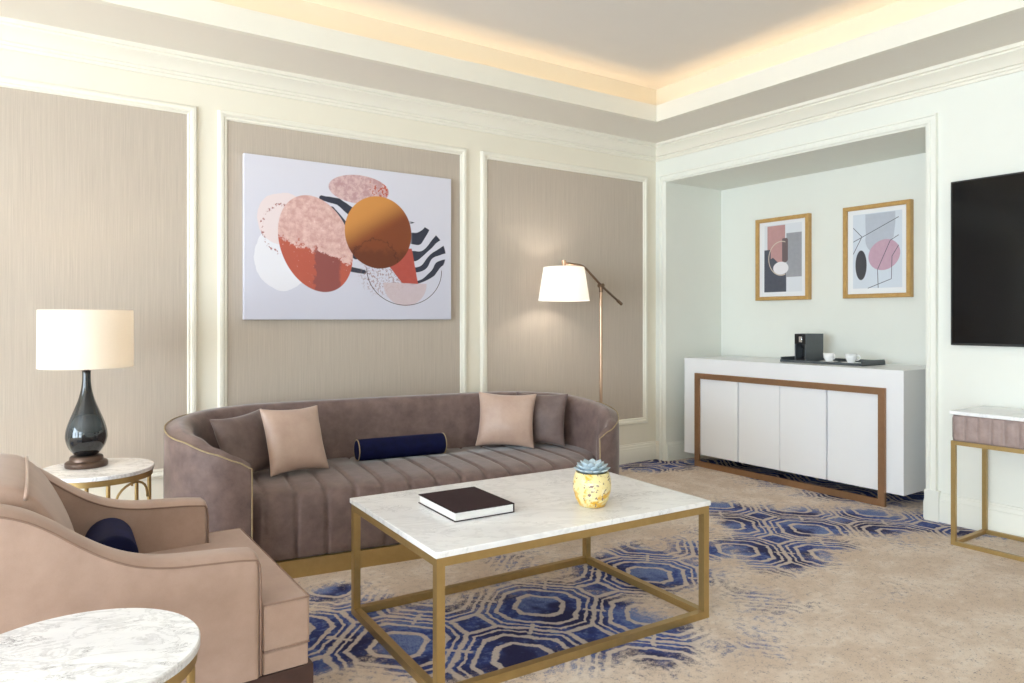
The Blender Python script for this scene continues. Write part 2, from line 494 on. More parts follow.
# crown moulding (profile: distance from the wall, z)
CP = [(0, 2.655), (.012, 2.655), (.014, 2.672), (.022, 2.676), (.022, 2.690), (.034, 2.694), (.040, 2.706), (.058, 2.728), (.080, 2.746), (.088, 2.752), (.088, 2.764), (.100, 2.768), (.100, ZS), (0, ZS)]
def crown(name, path, prof, label, mat='trim_white'):
    """profile swept along a polyline of wall corners (room interior on the right-hand side of travel), mitred"""
    m = MB(); n = len(path); rs = []
    P = [Vector((p[0], p[1])) for p in path]
    for i in range(n):
        d0 = (P[i] - P[i - 1]).normalized() if i > 0 else (P[1] - P[0]).normalized()
        d1 = (P[i + 1] - P[i]).normalized() if i < n - 1 else d0
        n0 = Vector((d0.y, -d0.x)); n1 = Vector((d1.y, -d1.x))
        mit = (n0 + n1); mit = mit / (mit.dot(n0))
        rs.append([(P[i].x + mit.x * a, P[i].y + mit.y * a, z) for a, z in prof])
    m.rings(rs, True, True)
    o = m.build(name, mat); smooth_angle(o, 28)
    return struct(o, label)
crown('trim_2', [(XL, YB), (XR, YB), (XR, YF)], CP, 'white crown moulding along two walls', 'trim_cream')

# baseboards
BP = [(0, 0), (.020, 0), (.020, .105), (.017, .112), (.017, .120), (.012, .126), (.010, .142), (.004, .150), (.004, .158), (0, .160)]
crown('baseboard_back', [(XL, YB), (XR, YB), (XR, NY1 + .055)], BP, 'white baseboard below the panelled wall', 'trim_cream')
BP2 = [(a, z * 1.12) for a, z in BP]
crown('baseboard_right', [(XR, NY0 - .085), (XR, YF)], BP2, 'white baseboard below the television')
crown('baseboard_niche', [(XR + .0, NY1), (NX, NY1), (NX, NY0), (XR + .0, NY0)], BP, 'white baseboard inside the niche')

# architrave round the niche
AP = [(0, 0), (0, .012), (.010, .016), (.014, .024), (.030, .024), (.034, .018), (.052, .018), (.056, .026), (.066, .026), (.070, 0)]
def frame_sweep(m, corners, prof, plane, at, sign):
    """mitred frame: closed or open list of 2D corners, profile (outward offset, height off the wall)"""
    pass
def architrave():
    m = MB()
    # left upright, head, right upright as one mitred sweep in the plane x = XR
    W = lambda y, z, h: (XR - h, y, z)
    st = []
    st.append([W(NY1 + a, 0.0, h) for a, h in AP])
    st.append([W(NY1 + a, NZ + a, h) for a, h in AP])
    st.append([W(NY0 - a, NZ + a, h) for a, h in AP])
    st.append([W(NY0 - a, 0.18, h) for a, h in AP])
    m.rings(st, True, True)
    m.box(XR - .03, XR, NY0 - .085, NY0, 0, .19)
    o = m.build('trim_3', 'trim_white'); smooth_angle(o, 30)
    struct(o, 'white architrave round the niche')
architrave()

# wall panels: cloth field + mitred picture moulding
PP = [(-.004, 0), (0, .010), (.006, .016), (.016, .014), (.022, .022), (.034, .026), (.046, .022), (.052, .010), (.055, 0)]
PX = [(-2.9, -1.15), (-.96, .786), (1.010, 2.640), (2.874, 4.499)]
PZ0, PZ1 = .382, 2.458
pn = ['left', 'middle', 'right']
for i, (a, b) in enumerate(PX):
    o = MB().box(a - .01, b + .01, YB - .006, YB, PZ0 - .01, PZ1 + .01).build('wall_covering', 'wallcloth')
    struct(o, 'beige vertically striped wall cloth panel')
    m = MB(); st = []
    for cx, cz, sx, sz in ((a, PZ0, -1, -1), (b, PZ0, 1, -1), (b, PZ1, 1, 1), (a, PZ1, -1, 1), (a, PZ0, -1, -1)):
        st.append([(cx + sx * d, YB - h, cz + sz * d) for d, h in PP])
    m.rings(st, True, False)
    o = m.build('trim_%d' % (4 + i), 'trim_cream'); smooth_angle(o, 30)
    struct(o, 'white picture moulding round wall cloth panel')

# ------------------------------------------------------------------ painting
def ell(p, q, cx, cy, rx, ry, rot=0.0):
    dx = p - cx; dy = q - cy
    if rot:
        c_, s_ = cos(rot), sin(rot)
        dx, dy = dx * c_ + dy * s_, dy * c_ - dx * s_
    dx = dx * (1 / rx); dy = dy * (1 / ry)
    return M('SQRT', dx * dx + dy * dy)

def painting():
    p, _, q = obj_xyz()      # metres from the lower left corner of the canvas
    v = vec(p, 0.0, q)
    n1 = noise(v, 6.0, 4, 0.6); n2 = noise(v, 22.0, 4, 0.65); n3 = noise(v, 60.0, 3, 0.65)
    e = 0.012
    def inside(d, soft=e): return sstep(d, 1.0 + soft, 1.0 - soft)
    col = mixc(sstep(q, 0.0, 1.0), srgb(208, 207, 222), srgb(218, 216, 228))
    # pale blobs at the left
    col = mixc(inside(ell(p, q, .235, .39, .175, .205) + (n1 - .5) * .25), col, srgb(232, 230, 238))
    a = inside(ell(p, q, .245, .63, .165, .165) + (n1 - .5) * .3)
    col = mixc(a, col, srgb(232, 216, 218))
    edge = sstep(ab(ell(p, q, .235, .57, .125, .15) + (n2 - .5) * .5 - 1.0), .09, .03) * sstep(n3, .5, .58)
    col = mixc(edge * sstep(p, .36, .30), col, srgb(160, 92, 90))
    # mauve ellipse on top
    d = ell(p, q, .745, .87, .212, .095)
    mv = mixc(sstep(n2, .38, .62), srgb(190, 150, 152), srgb(216, 186, 186))
    mv = mixc(sstep(n3 * .6 + n2 * .4 + sstep(p, .70, .95) * .13, .60, .68), mv, srgb(186, 84, 66))
    col = mixc(inside(d, .02), col, mv)
    # dark striped disc
    d = ell(p, q, 1.0, .462, .40, .235)
    wv = noise(vec(p, 0.0, q), 2.2, 2, 0.5)
    band = M('SINE', (p * 0.75 - q * 1.0 + (wv - .5) * 0.75) * 40.0)
    dark = sstep(band, -.05, .12)
    ink = mixc(n2, srgb(40, 42, 58), srgb(62, 64, 80))
    sel = inside(d, .01) * dark
    sel = sel * sstep(p, 1.10, 1.14) * sstep(q - (p - 1.1) * .2, .215, .225)
    def cap(y0, z0, y1, z1, w0, w1):
        L = hypot(y1 - y0, z1 - z0); ux, uz = (y1 - y0) / L, (z1 - z0) / L
        a_ = ((p - y0) * ux + (q - z0) * uz) * (1 / L); ac = clamp01(a_)
        dx_ = p - y0 - ac * (y1 - y0); dz_ = q - z0 - ac * (z1 - z0)
        dd = M('SQRT', dx_ * dx_ + dz_ * dz_) + (n1 - .5) * .02
        return sstep(dd - (w0 + ac * (w1 - w0)), .003, -.003)
    for cp in ((.485, .79, .60, .775, .014, .020), (.60, .775, .70, .71, .020, .030), (.555, .72, .63, .60, .018, .050), (.63, .60, .64, .55, .05, .03), (.66, .445, .72, .42, .016, .02), (.69, .335, .78, .32, .018, .014)):
        sel = mx(sel, cap(*cp))
    col = mixc(sel, col, ink)
    # large pink marbled ellipse
    dxp = ell(p, q, .452, .488, .232, .320, radians(22))
    pk = mixc(sstep(n2, .36, .64), srgb(206, 160, 154), srgb(226, 190, 184))
    pk = mixc(sstep(n3 * .5 + n2 * .5, .56, .66) * .6, pk, srgb(240, 222, 218))
    low = sstep(q + (p - .45) * .30 + (n2 - .5) * .24 + (n3 - .5) * .12, .455, .43)
    pk = mixc(low * sstep(n3, .30, .36), pk, srgb(186, 92, 74))
    mar = sstep(p + (n2 - .5) * .10, .435, .45) * sstep(q + (p - .5) * .45 + (n2 - .5) * .2, .45, .43)
    pk = mixc(mar * sstep(p + (n2 - .5) * .05, .62, .60), pk, srgb(146, 80, 76))
    col = mixc(inside(dxp, .01), col, pk)
    # speckle under the disc
    sp = inside(ell(p, q, .93, .30, .17, .13), .3) * sstep(n3, .52, .56)
    col = mixc(sp * .7, col, srgb(150, 110, 108))
    # grey pink half disc
    hd = inside(ell(p, q, 1.082, .25, .165, .155)) * sstep(q, .256, .25)
    col = mixc(hd * .85, col, mixc(n2, srgb(196, 174, 180), srgb(212, 194, 198)))
    # red wedge
    wd = sstep(q - (.25 + (1.19 - p) * .02), -.003, .004) * sstep(p * 1.0 + (q - .24) * .20, 1.186, 1.178) * sstep((p - .965) * .11 + (q - .36) * .095, -.0004, .0004)
    wd = wd * sstep(q, .50, .49)
    col = mixc(wd, col, mixc(n2, srgb(172, 72, 62), srgb(190, 90, 78)))
    # thin outline arc
    oc = ell(p, q, 1.082, .345, .285, .245)
    col = mixc(sstep(ab(oc - 1.0), .012, .006) * sstep(q, .36, .34), col, srgb(70, 50, 52))
    # orange brown disc
    d = ell(p, q, .885, .592, .243, .245)
    g = sstep((p - .885) * .62 - (q - .592) + (n1 - .5) * .02, -.19, .03)
    oc_ = mixc(g, srgb(208, 142, 74), srgb(128, 66, 36))
    oc_ = mixc(sstep(q + (n2 - .5) * .12, .50, .44) * .55, oc_, srgb(84, 40, 26))
    oc_ = mixc(sstep(ab(ell(p, q, .86, .40, .16, .14) - 1.0 + (n2 - .5) * .8), .05, .02) * .45, oc_, srgb(60, 26, 20))
    col = mixc(inside(d, .012), col, oc_)
    return {'Base Color': col}
MAT['painting'] = material('abstract_canvas', painting, Roughness=0.75)
t = thing('canvas_painting', 'large unframed abstract canvas with overlapping orange, pink and striped discs on the panelled wall', 'painting', (1.098, YB - .010, 1.246))
MB().box(0, 1.447, -.034, 0, 0, 1.018).build('canvas', 'painting', t, bevel=.004)
m = MB()
m.box(.04, 1.407, -.0005, .003, .04, .978)
m.build('stretcher', 'dark_wood', t)

# ------------------------------------------------------------------ framed prints
def print_a():
    _, y, z = obj_xyz()      # local: y runs to the left in the picture, metres; z up
    def rect(y0, y1, z0, z1, s=.002): return sstep(y, y0 - s, y0 + s) * sstep(y, y1 + s, y1 - s) * sstep(z, z0 - s, z0 + s) * sstep(z, z1 + s, z1 - s)
    v = vec(0.0, y, z); n = noise(v, 30.0, 3)
    col = srgb(236, 236, 240)
    art = rect(.072, .438, .07, .652)
    col = mixc(art, col, srgb(222, 224, 230))
    col = mixc(rect(.232, .408, .28, .645), col, mixc(n, srgb(182, 138, 138), srgb(196, 152, 150)))
    col = mixc(rect(.074, .22, .196, .57), col, mixc(n, srgb(150, 150, 156), srgb(166, 166, 172)))
    col = mixc(rect(.205, .262, .32, .53) * sstep(ell(X(y.v), z, .235, .43, .05, .11), 1.03, .97), col, srgb(112, 96, 98))
    col = mixc(rect(.222, .44, .072, .44) * sstep(z + (y - .222) * .55, .445, .44) * sstep(z - (y - .222) * .9, .255, .25), col, mixc(n, srgb(74, 76, 88), srgb(88, 90, 102)))
    col = mixc(mx(rect(.222, .44, .072, .22), rect(.375, .44, .072, .44)), col, mixc(n, srgb(74, 76, 88), srgb(88, 90, 102)))
    col = mixc(sstep(ell(y, z, .275, .275, .075, .055), 1.05, .95), col, srgb(230, 226, 230))
    rr = ell(y, z, .27, .36, .125, .145)
    col = mixc(sstep(ab(rr - 1.0), .04, .02) * sstep(y, .225, .235), col, srgb(206, 190, 176))
    return {'Base Color': col}
def print_b():
    _, y, z = obj_xyz()
    v = vec(0.0, y, z); n = noise(v, 30.0, 3)
    def rect(y0, y1, z0, z1, s=.002): return sstep(y, y0 - s, y0 + s) * sstep(y, y1 + s, y1 - s) * sstep(z, z0 - s, z0 + s) * sstep(z, z1 + s, z1 - s)
    def seg(y0, z0, y1, z1, w=.0035):
        L = hypot(y1 - y0, z1 - z0); ux, uz = (y1 - y0) / L, (z1 - z0) / L
        a_ = (y - y0) * ux + (z - z0) * uz
        d_ = ab((z - z0) * ux - (y - y0) * uz)
        return sstep(d_, w, w * .5) * sstep(a_, -.002, .002) * sstep(a_, L + .002, L - .002)
    col = srgb(238, 239, 242)
    col = mixc(rect(.07, .45, .075, .65), col, srgb(214, 221, 231))
    gb = mx(sstep(ell(y, z, .245, .45, .105, .115), 1.02, .98), rect(.12, .35, .45, .645) * sstep(y + (z - .645) * .12, .108, .112) * sstep(y - (z - .645) * .05, .356, .352))
    col = mixc(gb, col, mixc(n, srgb(178, 184, 196), srgb(194, 199, 210)))
    pkm = sstep(ell(y, z, .205, .325, .125, .112, radians(-35)), 1.02, .98)
    col = mixc(pkm, col, mixc(n, srgb(190, 152, 170), srgb(204, 170, 186)))
    col = mixc(sstep(ell(y, z, .385, .255, .045, .115), 1.03, .97), col, srgb(66, 66, 72))
    ink = srgb(92, 92, 104)
    for s_ in ((.448, .44, .095, .60), (.448, .55, .378, .475), (.378, .475, .448, .345), (.25, .075, .255, .215), (.255, .215, .158, .43), (.158, .43, .095, .465), (.33, .075, .15, .14), (.15, .14, .145, .31), (.145, .31, .095, .39)):
        col = mixc(seg(*s_), col, ink)
    return {'Base Color': col}
MAT['print_a'] = material('print_blocks', print_a, Roughness=0.6)
MAT['print_b'] = material('print_lines', print_b, Roughness=0.6)
def framed(y0, y1, z0, z1, pm, label):
    t = thing('framed_print', label, 'picture', (NX - .001, y0, z0), group='framed prints in the niche')
    W, H = y1 - y0, z1 - z0
    fr = [(0, 0), (0, -.045), (.006, -.05), (.026, -.05), (.032, -.044), (.032, 0)]
    st = []
    for cy, cz, sy, sz in ((0, 0, 1, 1), (W, 0, -1, 1), (W, H, -1, -1), (0, H, 1, -1), (0, 0, 1, 1)):
        st.append([(h, cy + sy * d, cz + sz * d) for d, h in fr])
    m = MB(); m.rings(st, True, False)
    smooth_angle(m.build('frame', 'oak', t), 30)
    MB().box(-.026, -.006, .028, W - .028, .028, H - .028).build('print', pm, t)
framed(3.50, 4.02, 1.412, 2.126, 'print_a', 'gold framed print of pink, grey and charcoal blocks, above the coffee machine')
framed(2.676, 3.20, 1.412, 2.128, 'print_b', 'gold framed print with black pill shape and fine crossing lines')

# ------------------------------------------------------------------ sideboard cabinet
CX = 4.735; CY0, CY1 = 2.414, 4.29; CZ0, CZ1 = .095, .912
t = thing('sideboard_cabinet', 'white lacquered sideboard with bronze rectangular frame standing in the niche', 'cabinet', (CX, CY0, 0))
L = CY1 - CY0; DP = 5.375 - CX
fy0, fy1, fz1 = .113, 1.745, .79   # bronze frame in local y, z
m = MB()
bw = .046
gy0, gy1, gz1 = fy0 + bw, fy1 - bw, fz1 - bw
m.box(.03, DP, 0, L, CZ0, CZ1)
m.box(0, .03, 0, gy0, CZ0, CZ1); m.box(0, .03, gy1, L, CZ0, CZ1); m.box(0, .03, gy0, gy1, gz1, CZ1)
m.build('body', 'lacquer', t)
nd = 4; dw = (gy1 - gy0) / nd
for k in range(nd):
    g0 = .008 if k in (1, 3) else .0025; g1 = .008 if k in (0, 2) else .0025
    MB().box(.004, .028, gy0 + k * dw + g0, gy0 + (k + 1) * dw - g1, CZ0 + .003, gz1 - .002).build('door', 'lacquer', t, bevel=.0015)
m = MB()
m.prism([(fy0, 0), (fy1, 0), (fy1, fz1), (fy0, fz1)], 'x', -.022, -.0005)
m = MB()
m.box(-.022, -.0005, fy0, fy0 + bw, 0, fz1); m.box(-.022, -.0005, fy1 - bw, fy1, 0, fz1)
m.box(-.022, -.0005, fy0 + bw, fy1 - bw, fz1 - bw, fz1); m.box(-.022, -.0005, fy0 + bw, fy1 - bw, 0, bw)
m.build('bronze_frame', 'bronze', t)
MB().box(.42, DP - .05, .25, L - .25, 0, CZ0).build('plinth', 'dark_wood', t)

# tray, coffee machine, cups
TX0, TX1, TY0, TY1, TZ = 4.93, 5.25, 2.81, 3.475, CZ1 + .0015
m = MB(); w_ = .008
m.box(TX0, TX1, TY0, TY1, TZ, TZ + .006)
m.box(TX0, TX0 + w_, TY0, TY1, TZ, TZ + .018); m.box(TX1 - w_, TX1, TY0, TY1, TZ, TZ + .030)
m.box(TX0 + w_, TX1 - w_, TY0, TY0 + w_, TZ, TZ + .038); m.box(TX0 + w_, TX1 - w_, TY1 - w_, TY1, TZ, TZ + .038)
o = m.build('serving_tray', 'grey_plastic', bevel=.0015)
tag(o, 'long dark grey tray with low rim on the sideboard', 'tray')
t = thing('coffee_machine', 'slim black capsule coffee machine standing on the tray', 'coffee machine', (4.965, 3.272, TZ + .0065)); t.scale = (.93, .93, 1.0)
m = MB()   # two full cheeks with head, back and base between them
m.box(0, .25, 0, .012, 0, .215); m.box(0, .25, .093, .105, 0, .215)
m.box(.10, .25, .012, .093, 0, .215); m.box(.004, .10, .012, .093, .135, .215)
m.build('body', 'grey_plastic', t, bevel=.002)
m = MB(); m.prism([(.0, .0), (.10, .0), (.10, .03), (.0, .022)], 'y', .0125, .0925)
m.build('drip_tray', 'black_plastic', t, bevel=.003)
MB().box(.092, .0995, .0125, .0925, .03, .134).build('recess_panel', 'black_plastic', t)
MB().box(-.004, -.0003, .002, .103, .136, .213).build('front_panel', 'black_plastic', t, bevel=.002)
m = MB(); m.lathe([(.013, .105), (.016, .112), (.016, .138)], 20, (.045, .052)); smooth_angle(m.build('spout', 'black_plastic', t), 40)
m = MB(); m.box(-.012, -.0045, .03, .06, .15, .195); m.build('lever', 'chrome', t, bevel=.004)
def cup(x, y, rz, label):
    t = thing('coffee_cup', label, 'cup', (x, y, TZ + .0146), rz, group='white cups on the tray'); t.scale = (1.15, 1.15, 1.15)
    m = MB(); m.lathe([(.018, 0), (.022, .004), (.034, .03), (.037, .056), (.0345, .056), (.031, .03), (.016, .008), (.002, .006)], 32)
    m.build('bowl', 'porcelain', t, smooth=True)
    pts = [(.034, 0, .046), (.048, 0, .048), (.056, 0, .036), (.050, 0, .022), (.032, 0, .018)]
    m = MB(); m.tube(catmull(pts, 5), .0035, 8); m.build('handle', 'porcelain', t, smooth=True)
    s = MB(); s.lathe([(.022, 0), (.040, .003), (.064, .0095), (.066, .012), (.062, .0125), (.040, .0075), (.001, .0075)], 36)
    o = s.build('saucer', 'porcelain', smooth=True, loc=(x, y, TZ + .0061))
    return o
o = cup(5.02, 3.115, -1.9, 'white coffee cup on the tray, next to the coffee machine'); tag(o, 'white saucer under the cup next to the coffee machine', 'saucer', 'white saucers on the tray')
o = cup(5.02, 2.94, -1.4, 'white coffee cup on the tray, farther from the coffee machine'); tag(o, 'white saucer under the cup farther from the coffee machine', 'saucer', 'white saucers on the tray')

# ------------------------------------------------------------------ television
t = thing('television', 'large black wall mounted television on the white wall', 'television', (XR, .300, 1.093))
W, H = 1.772, .983
m = MB(); m.box(-.055, -.02, 0, W, 0, H); m.build('housing', 'black_plastic', t, bevel=.004)
MB().box(-.0565, -.054, .010, W - .010, .014, H - .010).build('screen', 'screen', t)
MB().box(-.021, -.001, .5, 1.27, .3, .7).build('wall_bracket', 'black_plastic', t)

# ------------------------------------------------------------------ upholstered console desk
t = thing('console_desk', 'marble topped console with channelled mauve apron and brass frame under the television', 'desk', (4.239, 0.612, 0))
W, Dp = 1.292, .40
MB().box(-.006, Dp + .006, -.006, W + .006, .722, .742).build('top', 'marble', t, bevel=.003)
rs = []; npl = 20; per = 8
ring = []
def apron_loop(z, pinch):
    pts = []
    def edge(a, b, nx, ny, n):
        for i in range(n * per):
            f_ = i / (n * per); ph = (f_ * n) % 1.0
            g = .016 * (1 - abs(2 * ph - 1) ** 3) * pinch
            g -= .0
            pts.append((a[0] + (b[0] - a[0]) * f_ + nx * (g - .014), a[1] + (b[1] - a[1]) * f_ + ny * (g - .014), z))
    edge((0, 0), (0, W), -1, 0, 20); edge((0, W), (Dp, W), 0, 1, 6); edge((Dp, W), (Dp, 0), 1, 0, 20); edge((Dp, 0), (0, 0), 0, -1, 6)
    return pts
m = MB()
m.rings([apron_loop(z, p) for z, p in ((.577, .3), (.584, .75), (.60, 1.0), (.65, 1.0), (.70, 1.0), (.714, .75), (.7215, .3))], True, True)
m.build('apron', 'apron_fabric', t, smooth=True)
b_ = .022
for x0, y0 in ((0, 0), (0, W - b_), (Dp - b_, 0), (Dp - b_, W - b_)):
    MB().box(x0, x0 + b_, y0, y0 + b_, b_, .555).build('leg', 'brass', t)
m = MB()
for z0 in (0, .555):
    m.box(0, b_, 0, W, z0, z0 + b_); m.box(Dp - b_, Dp, 0, W, z0, z0 + b_)
    m.box(b_, Dp - b_, 0, b_, z0, z0 + b_); m.box(b_, Dp - b_, W - b_, W, z0, z0 + b_)
m.build('frame', 'brass', t)

# ------------------------------------------------------------------ coffee table
t = thing('coffee_table', 'rectangular white marble coffee table on slim brass frame', 'coffee table', (1.10, 2.055, 0), radians(-2.4))
W, Dp, HT = 1.272, .84, .49
MB().box(0, W, 0, Dp, HT - .021, HT).build('top', 'marble', t, bevel=.003)
b_ = .030; i_ = .006
for x0, y0 in ((i_, i_), (W - i_ - b_, i_), (i_, Dp - i_ - b_), (W - i_ - b_, Dp - i_ - b_)):
    MB().box(x0, x0 + b_, y0, y0 + b_, b_, HT - .021 - b_).build('leg', 'brass', t)
for nm, z0 in (('foot_rail', 0), ('top_rail', HT - .021 - b_)):
    m = MB()
    m.box(i_, W - i_, i_, i_ + b_, z0, z0 + b_); m.box(i_, W - i_, Dp - i_ - b_, Dp - i_, z0, z0 + b_)
    m.box(i_, i_ + b_, i_ + b_, Dp - i_ - b_, z0, z0 + b_); m.box(W - i_ - b_, W - i_, i_ + b_, Dp - i_ - b_, z0, z0 + b_)
    m.build(nm, 'brass', t)

# book
t = thing('hardcover_book', 'thick dark brown hardcover book lying on the marble coffee table', 'book', (1.325, 2.325, HT + .0005), radians(-2.5))
BW, BD, BH = .262, .330, .036
m = MB(); m.box(0, BW, 0, BD, 0, .003); m.box(0, BW, 0, BD, BH - .003, BH); m.box(BW - .003, BW, 0, BD, 0, BH)
m.build('cover', 'dark_cloth', t)
MB().box(.004, BW - .004, .004, BD - .004, .003, BH - .003).build('pages', 'paper', t)

# succulent
t = thing('potted_succulent', 'blue green rosette succulent in mottled yellow pot on the coffee table', 'potted plant', (1.907, 2.222, HT + .0005)); t.scale = (1.05, 1.05, .94)
m = MB()
m.lathe([(.044, 0), (.050, .003), (.063, .03), (.073, .07), (.0745, .095), (.071, .125), (.064, .146), (.0605, .148), (.060, .140), (.062, .125)], 48, caps=True)
m.build('pot', 'pot', t, smooth=True)
m = MB(); m.lathe([(.0605, .128), (.03, .136), (.001, .138)], 24, caps=False); m.build('soil', 'pot_soil', t, smooth=True)
m = MB()
def leaf(mb, az, el, ln, wd, base_r, z0):
    c_, s_ = cos(az), sin(az)
    prof = [(0, .35, .3), (.3, .8, .8), (.6, 1.0, 1.0), (.82, .75, .7), (.95, .3, .35), (1.0, .04, .1)]
    rs = []
    for f_, wf, tf in prof:
        r = base_r + cos(el) * ln * f_; h = z0 + sin(el) * ln * f_ + .018 * f_ * f_ * (1 if el < .9 else -.3)
        ww = wd * wf; th = .006 * tf
        ring = []
        for k in range(8):
            a = 2 * pi * k / 8
            lx = ww * cos(a); up = th * sin(a) + .35 * ww * (cos(a) ** 2) 
            rr = r - sin(el) * up; hh = h + cos(el) * up
            ring.append((rr * c_ - lx * s_, rr * s_ + lx * c_, hh))
        rs.append(ring)
    mb.rings(rs, True, True)
for row, (n_, el, ln, wd, br, z0) in enumerate(((10, .06, .060, .021, .012, .143), (9, .30, .054, .020, .010, .147), (8, .58, .046, .018, .007, .150), (6, .92, .034, .0145, .004, .153), (4, 1.25, .024, .010, .002, .155))):
    for k in range(n_):
        leaf(m, 2 * pi * (k + .5 * (row % 2)) / n_ + row * .4, el, ln, wd, br, z0)
m.build('rosette', 'leaf', t, smooth=True)

# ------------------------------------------------------------------ round side tables
def side_table(loc, label, rz=0):
    t = thing('side_table', label, 'side table', loc, rz, group='round marble side tables')
    R, Hh = .243, .55
    m = MB(); m.lathe([(R - .004, Hh - .020), (R, Hh - .017), (R, Hh - .003), (R - .003, Hh)], 72); smooth_angle(m.build('top', 'marble_veined', t), 40)
    m = MB(); m.lathe([(R - .016, Hh - .046), (R - .006, Hh - .046), (R - .006, Hh - .0205), (R - .016, Hh - .0205), (R - .016, Hh - .046)], 72, caps=False)
    smooth_angle(m.build('apron_ring', 'brass', t), 40)
    for k in range(6):
        a = radians(37) + k * pi / 3
        m = MB(); m.lathe([(.009, 0), (.009, Hh - .046)], 14, ((R - .014) * cos(a), (R - .014) * sin(a))); smooth_angle(m.build('leg', 'brass', t), 40)
        if k % 2: continue
        b = a + pi / 6; rr = R - .012
        pts = []
        for q_ in range(13):
            th = pi * q_ / 12
            ang = b + .40 * cos(th)
            pts.append((rr * cos(ang), rr * sin(ang), Hh - .140 + .088 * sin(th)))
        m = MB(); m.tube(pts, .0055, 8); m.build('arch', 'brass', t, smooth=True)
    m = MB(); m.lathe([(R - .020, .0), (R - .006, .0), (R - .006, .014), (R - .020, .014), (R - .020, .0)], 72, caps=False)
    smooth_angle(m.build('base_ring', 'brass', t), 40)
    return t
side_table((.276, 3.885, 0), 'round marble side table with brass legs between armchair and sofa, carrying the lamp')
side_table((.082, 1.747, 0), 'round marble side table with grey veins in front of the armchair, nothing on it')

# ------------------------------------------------------------------ table lamp
LX, LY = .238, 3.95
t = thing('table_lamp', 'table lamp with dark teardrop glass body and cream drum shade on the side table', 'table lamp', (LX, LY, .5505))
m = MB(); m.lathe([(.088, 0), (.090, .004), (.090, .020), (.084, .026), (.072, .030), (.070, .046), (.064, .052), (.045, .054)], 48); smooth_angle(m.build('base', 'dark_bronze', t), 40)
prof = [(.044, .052), (.060, .064), (.080, .090), (.092, .122), (.095, .150), (.089, .185), (.075, .225), (.056, .270), (.038, .315), (.026, .360), (.0205, .400), (.020, .445), (.022, .455)]
m = MB()
# lightly ribbed glass
rs = []
pv = catmull([(r * .93, z, 0) for r, z in prof], 4)
for p in pv:
    rs.append([((p.x * (1 - .018 * (abs(cos(4 * a)) < .10))) * cos(a), (p.x * (1 - .018 * (abs(cos(4 * a)) < .10))) * sin(a), p.y) for a in [2 * pi * j / 96 for j in range(96)]])
m.rings(rs, True, True); m.build('body', 'lamp_glass', t, smooth=True)
m = MB(); m.lathe([(.012, .45), (.012, .56)], 16); smooth_angle(m.build('socket', 'dark_bronze', t), 40)
def shade(parent, r0, r1, z0, z1, mat, seg=72, th=.002):
    m = MB(); m.lathe([(r0, z0), (r1, z1), (r1 - th, z1), (r0 - th, z0), (r0, z0)], seg, caps=False)
    o = smooth_angle(m.build('lamp_shade', mat, parent), 40)
    return o
sh = shade(t, .200, .198, .470, .742, 'shade_table')
m = MB()
for k in range(3):
    a = 2 * pi * k / 3 + .4
    m.tube([(.012 * cos(a), .012 * sin(a), .735), (.197 * cos(a), .197 * sin(a), .735)], .002, 6)
m.lathe([(.013, .728), (.013, .742)], 14); m.tube([(0, 0, .56), (0, 0, .735)], .003, 6)
m.build('shade_carrier', 'dark_bronze', t, smooth=True)
m = MB(); m.lathe([(.010, .56), (.016, .575), (.028, .605), (.026, .628), (.014, .645), (.002, .65)], 20); m.build('bulb', 'bulb', t, smooth=True)

# ------------------------------------------------------------------ floor lamp
FX, FY = 3.74, 4.25
t = thing('floor_lamp', 'slim metal floor lamp with angled arm and white shade behind the sofa', 'floor lamp', (FX, FY, 0))
m = MB(); m.lathe([(.14, 0), (.142, .004), (.142, .018), (.138, .022), (.02, .026)], 48); smooth_angle(m.build('base', 'nickel', t), 40)
PZ = 1.495
m = MB(); m.lathe([(.0125, .02), (.0125, PZ)], 20); smooth_angle(m.build('pole', 'nickel', t), 40)
PZ += .010
arm = [(.212, 0, PZ - .132), (-.0, 0, PZ + .01), (-.155, 0, PZ + .135), (-.185, 0, PZ + .152), (-.215, 0, PZ + .160), (-.36, 0, PZ + .168)]
m = MB(); m.tube(arm, .0095, 10)
m.build('arm', 'arm_bronze', t, smooth=True)
m = MB(); m.tube([(.218, 0, PZ - .136), (.176, 0, PZ - .108)], .013, 12); m.build('counterweight', 'arm_bronze', t, smooth=False)
m = MB(); m.tube([(0, -.024, PZ + .008), (0, .024, PZ + .008)], .017, 14); m.lathe([(.016, PZ - .045), (.016, PZ + .0)], 14); smooth_angle(m.build('pivot_joint', 'arm_bronze', t), 40)
sx = -.372
m = MB(); m.lathe([(.014, PZ + .10), (.014, PZ + .175), (.018, PZ + .177), (.018, PZ + .19), (.004, PZ + .194)], 16, (sx, 0)); smooth_angle(m.build('socket', 'nickel', t), 40)
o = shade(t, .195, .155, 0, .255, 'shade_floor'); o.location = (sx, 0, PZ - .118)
m = MB()
for k in range(3):
    a = 2 * pi * k / 3 + .3
    m.tube([(sx + .012 * cos(a), .012 * sin(a), PZ + .132), (sx + .154 * cos(a), .154 * sin(a), PZ + .134)], .002, 6)
m.build('shade_carrier', 'nickel', t, smooth=True)
m = MB(); m.lathe([(.008, PZ + .10), (.014, PZ + .085), (.028, PZ + .055), (.026, PZ + .03), (.014, PZ + .012), (.002, PZ + .008)], 20, (sx, 0)); m.build('bulb', 'bulb', t, smooth=True)

